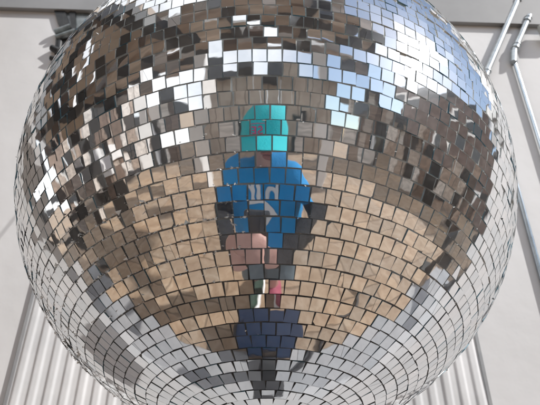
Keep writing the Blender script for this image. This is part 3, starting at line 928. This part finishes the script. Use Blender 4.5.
for s in (-1, 1):
    bm = bmesh.new()
    chain(bm, [((s * 0.108, -0.895, 0.085), (0.042, 0.048, 0.04)), ((s * 0.112, -0.83, 0.06), (0.044, 0.05, 0.042)), ((s * 0.122, -0.69, 0.045), (0.044, 0.05, 0.032))])
    sh_ = blob('shoe', bm, M['pink'] if s > 0 else M['green'], per, 0.005, 5)
    bm = bmesh.new(); hull(bm, [((s * 0.108, -0.905, 0.017), (0.046, 0.046, 0.016)), ((s * 0.124, -0.67, 0.017), (0.050, 0.056, 0.016))], 3)
    fin(bm, 'shoe_sole', M['white'], sh_, smooth='all')
    bm = bmesh.new()
    for k_ in range(4): hull(bm, [((s * 0.115 - 0.02, -0.80 + k_ * 0.022, 0.103 - k_ * 0.006), 0.004), ((s * 0.115 + 0.02, -0.795 + k_ * 0.022, 0.103 - k_ * 0.006), 0.004)], 1)
    fin(bm, 'shoelace', M['white'], sh_, smooth='all')

# cap
CC = Vector((-0.013, HY, HZ + 0.012)); CRr = (0.114, 0.120, 0.152)
bm = bmesh.new()
nU, nV = 64, 20
rows = []
for v_ in range(nV):
    ph_ = (v_ / nV) * math.pi / 2 - 0.10
    rr = math.cos(max(0, ph_)) ** 0.72
    seam = lambda a: 1 - 0.012 * math.exp(-((((a / (math.pi / 3)) % 1.0) - 0.5) / 0.03) ** 2)
    rows.append([bm.verts.new(CC + Vector((CRr[0] * rr * math.cos(2 * math.pi * u / nU), CRr[1] * rr * math.sin(2 * math.pi * u / nU), CRr[2] * math.sin(ph_))) * seam(2 * math.pi * u / nU)) for u in range(nU)])
for a, c in zip(rows, rows[1:]):
    for u in range(nU): bm.faces.new((a[u], a[(u + 1) % nU], c[(u + 1) % nU], c[u]))
tp = bm.verts.new(CC + Vector((0, 0, CRr[2])))
for u in range(nU): bm.faces.new((rows[-1][u], rows[-1][(u + 1) % nU], tp))
cap = fin(bm, 'cap', M['cyan'], per, smooth='all')
bm = bmesh.new(); merge(bm, ell(CC + Vector((0, 0, CRr[2] + 0.001)), (0.008, 0.008, 0.005), 2)); fin(bm, 'cap_button', M['cyan'], cap, smooth='all')
bm = bmesh.new(); rows = []
for t_ in range(9):
    t = t_ / 8
    row = []
    for a_ in range(33):
        a = R(-72 + 144 * a_ / 32)
        x = CC.x + CRr[0] * math.sin(a) * (0.96 + 0.02 * t)
        y_ = CC.y + CRr[1] * math.cos(a) * 0.985 + 0.078 * t * math.cos(a) ** 0.55
        z_ = CC.z - 0.004 - 0.022 * t - 0.026 * (math.sin(a) ** 2) * (0.4 + 0.6 * t)
        row.append(bm.verts.new((x, y_, z_)))
    rows.append(row)
for a, c in zip(rows, rows[1:]):
    for u in range(32): bm.faces.new((a[u], a[u + 1], c[u + 1], c[u]))
vz = fin(bm, 'visor', M['cyan'], cap, smooth='all')
sd = vz.modifiers.new('thickness', 'SOLIDIFY'); sd.thickness = 0.004; sd.offset = -1


def text_mesh(s, size):
    cu = bpy.data.curves.new('txt', 'FONT'); cu.body = s; cu.size = size; cu.align_x = 'CENTER'; cu.offset = size * 0.012
    cu.resolution_u = 6
    o = bpy.data.objects.new('txt', cu); col.objects.link(o)
    dg = bpy.context.evaluated_depsgraph_get(); dg.update()
    me = bpy.data.meshes.new_from_object(o.evaluated_get(dg))
    bpy.data.objects.remove(o)
    b = bmesh.new(); b.from_mesh(me)
    bmesh.ops.triangulate(b, faces=b.faces[:])
    for _ in range(2):
        lg = [e_ for e_ in b.edges if e_.calc_length() > size * 0.12]
        if lg: bmesh.ops.subdivide_edges(b, edges=lg, cuts=2)
        bmesh.ops.triangulate(b, faces=b.faces[:])
    return b


bvc = BVHTree.FromPolygons([v.co.copy() for v in cap.data.vertices], [p_.vertices[:] for p_ in cap.data.polygons])
def on_cap(b):
    for v in b.verts:
        x, z = -0.047 - v.co.x, 1.585 + v.co.y
        h_ = bvc.ray_cast(Vector((x, -0.3, z)), Vector((0, -1, 0)))
        v.co = Vector((x, (h_[0].y if h_[0] else -0.75) + 0.0016, z))
b = text_mesh('SER', 0.0195)
for x0_, x1_, y0_, y1_ in ((-0.020, 0.020, 0.0165, 0.0178),):     # stitched line above the letters
    for k_ in range(12):
        xa_ = x0_ + (x1_ - x0_) * k_ / 12; xb_ = xa_ + (x1_ - x0_) / 12 * 0.8
        f_ = [b.verts.new(p_) for p_ in ((xa_, y0_, 0), (xb_, y0_, 0), (xb_, y1_, 0), (xa_, y1_, 0))]; b.faces.new(f_)
on_cap(b); fin(b, 'cap_lettering', M['magenta'], cap)

bv = BVHTree.FromPolygons([v.co.copy() for v in shirt.data.vertices], [p_.vertices[:] for p_ in shirt.data.polygons])
def on_shirt(b, zc):
    for v in b.verts:
        x, z = -v.co.x, zc + v.co.y
        h_ = bv.ray_cast(Vector((x, -0.3, z)), Vector((0, -1, 0)))
        v.co = Vector((x, (h_[0].y if h_[0] else -0.75) + 0.0022, z))
for t_, ox in (('h', -0.026), ('i', 0.055), ('r', 0.070)):
    b = text_mesh(t_, 0.058)
    for v in b.verts: v.co.x += ox; v.co.y *= 1.45
    on_shirt(b, 1.261); fin(b, 'printed_letter', M['print'], shirt)
b = bmesh.new()
for (ox, oy, ri, ro) in ((0.040, -0.106, 0.050, 0.072),):
    prev = None; seg = 48; n_r = 4
    rings = [[b.verts.new((ox + (ri + (ro - ri) * k_ / n_r) * math.cos(2 * math.pi * u / seg), oy + (ri + (ro - ri) * k_ / n_r) * math.sin(2 * math.pi * u / seg), 0)) for u in range(seg)] for k_ in range(n_r + 1)]
    for a, c in zip(rings, rings[1:]):
        for u in range(seg): b.faces.new((a[u], a[(u + 1) % seg], c[(u + 1) % seg], c[u]))
on_shirt(b, 1.256); fin(b, 'shirt_emblem', M['print'], shirt)

# the phone in the person's hands: set below the camera so the mirrored shirt shows above it
PM = CM @ Matrix.Translation((-0.007, -0.034, 0.001))
pho = empty('phone', Lc(-0.031, -0.097, 0.008), cam.rotation_euler)
tag(pho, 'dark grey phone held up in both hands, pointed at the ball', 'phone')
bm = bmesh.new(); box(bm, (-0.053, -0.142, 0.0045), (0.013, -0.004, 0.0125), 0.0035, PM); fin(bm, 'phone_body', M['phone'], pho, smooth=True)
bm = bmesh.new(); box(bm, (-0.0125, -0.067, 0.0028), (0.0105, -0.0065, 0.0046), 0.0008, PM); cb = fin(bm, 'camera_bump', M['phone'], pho, smooth=True)
for y_ in (-0.017, -0.036, -0.055):
    bm = bmesh.new(); tube(bm, PM @ Vector((0, y_, 0.0032)), PM @ Vector((0, y_, 0.0022)), 0.0072, 0.0072, 28); fin(bm, 'camera_lens', M['lens'], cb, smooth=True)
bm = bmesh.new(); box(bm, (-0.050, -0.139, 0.0124), (0.010, -0.007, 0.0129), 0.0001, PM); fin(bm, 'screen', M['lens'], pho)

# ------------------------------------------------------------------ render settings
sc.view_settings.view_transform = 'Standard'
sc.view_settings.look = 'None'
sc.view_settings.exposure = 0
sc.render.engine = 'CYCLES'
cy = sc.cycles
cy.max_bounces = 10
cy.glossy_bounces = 6
cy.diffuse_bounces = 4
cy.sample_clamp_indirect = 8
cy.caustics_reflective = False
cy.caustics_refractive = False
cy.use_denoising = True
